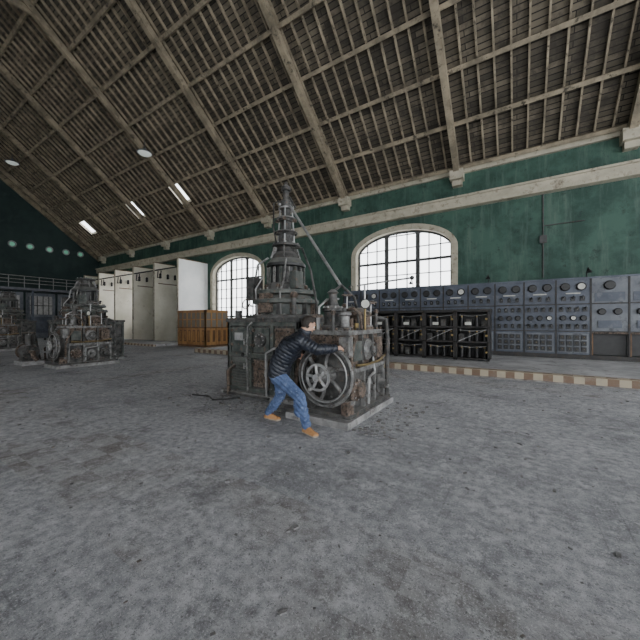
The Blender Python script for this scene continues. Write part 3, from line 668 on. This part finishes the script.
def ellmesh(bm_v,bm_f,c,a1,a2,a3,seg=20,rings=12):
    n=len(bm_v)
    for i in range(rings+1):
        th=pi*i/rings
        for j in range(seg):
            ph=2*pi*j/seg
            bm_v.append(tuple(c+a1*(max(math.sin(th),1e-3)*math.cos(ph))+a2*(max(math.sin(th),1e-3)*math.sin(ph))+a3*math.cos(th)))
    for i in range(rings):
        for j in range(seg):
            j2=(j+1)%seg; bm_f.append((n+i*seg+j,n+(i+1)*seg+j,n+(i+1)*seg+j2,n+i*seg+j2))
    bm_f.append(tuple(n+j for j in range(seg))); bm_f.append(tuple(n+rings*seg+j for j in range(seg))[::-1])
vs=[];fs=[]
for a,c,ra,rc,lab in caps:
    d=(c-a); L=d.length; d=d.normalized() if L>1e-6 else V((0,0,1))
    t=V((1,0,0)) if abs(d.x)<.9 else V((0,1,0)); u=d.cross(t).normalized(); w=d.cross(u)
    prof=[]; K=5
    for i in range(K+1): th=pi/2*i/K; prof.append((max(ra*math.sin(th),ra*.02),-ra*math.cos(th)))
    for i in range(K+1): th=pi/2*i/K; prof.append((max(rc*math.cos(th),rc*.02),L+rc*math.sin(th)))
    n=len(vs);seg=16
    for r,h in prof:
        for j in range(seg):
            an=2*pi*j/seg; vs.append(tuple(a+d*h+u*r*math.cos(an)+w*r*math.sin(an)))
    for i in range(len(prof)-1):
        for j in range(seg):
            j2=(j+1)%seg; fs.append((n+i*seg+j,n+i*seg+j2,n+(i+1)*seg+j2,n+(i+1)*seg+j))
    fs.append(tuple(n+j for j in range(seg))[::-1]); LL=(len(prof)-1)*seg; fs.append(tuple(n+LL+j for j in range(seg)))
for c,rf,rr,ru,lab in ell: ellmesh(vs,fs,c,HF*rf,HR*rr,HU*ru)
me=bpy.data.meshes.new('tmp'); me.from_pydata(vs,[],fs); me.update()
ob=bpy.data.objects.new('tmp',me); scene.collection.objects.link(ob)
md=ob.modifiers.new('r','REMESH'); md.mode='VOXEL'; md.voxel_size=.0052
sm=ob.modifiers.new('s','SMOOTH'); sm.factor=.5; sm.iterations=3
dg=bpy.context.evaluated_depsgraph_get(); dg.update()
ev=ob.evaluated_get(dg); bm_=bpy.data.meshes.new_from_object(ev); bpy.data.objects.remove(ob)
nv=len(bm_.vertices); co=np.zeros(nv*3); bm_.vertices.foreach_get('co',co); co=co.reshape(-1,3)
nrm=np.zeros(nv*3); bm_.vertices.foreach_get('normal',nrm); nrm=nrm.reshape(-1,3)
best=np.full(nv,1e9); lab=np.zeros(nv,int)
LAB=['jacket','jeans','skin','shoe','head','hair','sole','lips']
for a,c,ra,rc,l in caps:
    A=np.array(a);D=np.array(c)-A;L=np.linalg.norm(D)+1e-9
    t=np.clip(((co-A)@D)/L**2,0,1); dist=np.linalg.norm(co-(A+t[:,None]*D),axis=1)-(ra+(rc-ra)*t)
    mk=dist<best; best[mk]=dist[mk]; lab[mk]=LAB.index(l)
hcn=np.array(HC);hf=np.array(HF);hr=np.array(HR);hu=np.array(HU)
rel=co-hcn; f_=rel@hf;r_=rel@hr;u_=rel@hu
headm=(np.sqrt(f_**2+r_**2+(u_*.9)**2)<.135)&(u_>-.12)&(lab!=0)
lab[headm]=4
hair=(lab==4)&(((f_<-.012)&(u_>-.065))|((f_<.02)&(u_>.02))|((f_>.01)&(u_>.055)))&~((np.abs(r_)>.07)&(f_>-.03)&(u_<.02))
lab[hair]=5
co[hair]+=nrm[hair]*(.012+.004*np.sin(co[hair,0:1]*220)*np.sin(co[hair,2:3]*180+co[hair,1:2]*150))
ja=lab==0
Sx=np.array(N)-np.array(P); Sl=np.linalg.norm(Sx)
axis_t=(co-np.array(P))@(Sx/Sl); tt=axis_t.copy()
for a,c in ((shR,elR),(elR,wR),(shL,elL),(elL,wL)):
    A=np.array(a);D=np.array(c)-A;L=np.linalg.norm(D); t=np.clip(((co-A)@D)/L**2,0,1); dd=np.linalg.norm(co-(A+t[:,None]*D),axis=1)
    k=(dd<.096)&ja&(t>0.05); tt=np.where(k,t*L,tt)
disp=.010*np.abs(np.sin(pi*tt/.05))**.6+.004*np.sin(co[:,0]*70+co[:,2]*40)*np.sin(co[:,1]*60)
co[ja]+=nrm[ja]*disp[ja][:,None]
je=lab==1
co[je]+=nrm[je]*(.006*np.sin(co[je,2:3]*85+co[je,0:1]*55+3*np.sin(co[je,1:2]*40)))
co[:,2]=np.maximum(co[:,2],0.0)
lab[(lab==3)&(co[:,2]<.024)]=6
lip=(lab==4)&(f_>.08)&(np.abs(u_+.055)<.009)&(np.abs(r_)<.025); lab[lip]=7
bm_.vertices.foreach_set('co',co.reshape(-1))
mk=['jacket','denim','skin','shoe','skin','hair','sole','lips']
bm_.materials.clear()
for k in mk: bm_.materials.append(M[k])
np_=len(bm_.polygons); ls=np.zeros(np_,int); bm_.polygons.foreach_get('loop_start',ls); lv=np.zeros(len(bm_.loops),int); bm_.loops.foreach_get('vertex_index',lv)
bm_.polygons.foreach_set('material_index',lab[lv[ls]]); bm_.polygons.foreach_set('use_smooth',[True]*np_); bm_.update()
man=bpy.data.objects.new('man',None); scene.collection.objects.link(man)
body=bpy.data.objects.new('body',bm_); scene.collection.objects.link(body); body.parent=man
b=B()
for s in (1,-1):
    p=hl(.083,.031*s,.004); b.sphere(p,.0125,'eyewhite',14); b.sphere(p+HF*.008,.0065,'black',10)
e=b.done('eyes'); e.parent=man

# ------------------------------------------------------------------ light & camera
w=bpy.data.worlds.new('sky'); scene.world=w; w.use_nodes=True
bg=w.node_tree.nodes['Background']; bg.inputs[0].default_value=(.94,.97,1,1); bg.inputs[1].default_value=5.4

cam=bpy.data.cameras.new('camera'); co_=bpy.data.objects.new('camera',cam); scene.collection.objects.link(co_)
cam.sensor_width=36; cam.lens=36*310/640; cam.shift_y=2/640; cam.clip_start=.05; cam.clip_end=300
co_.location=(0,0,1.5); co_.rotation_euler=(pi/2,0,math.atan2(.536,.844)); scene.camera=co_
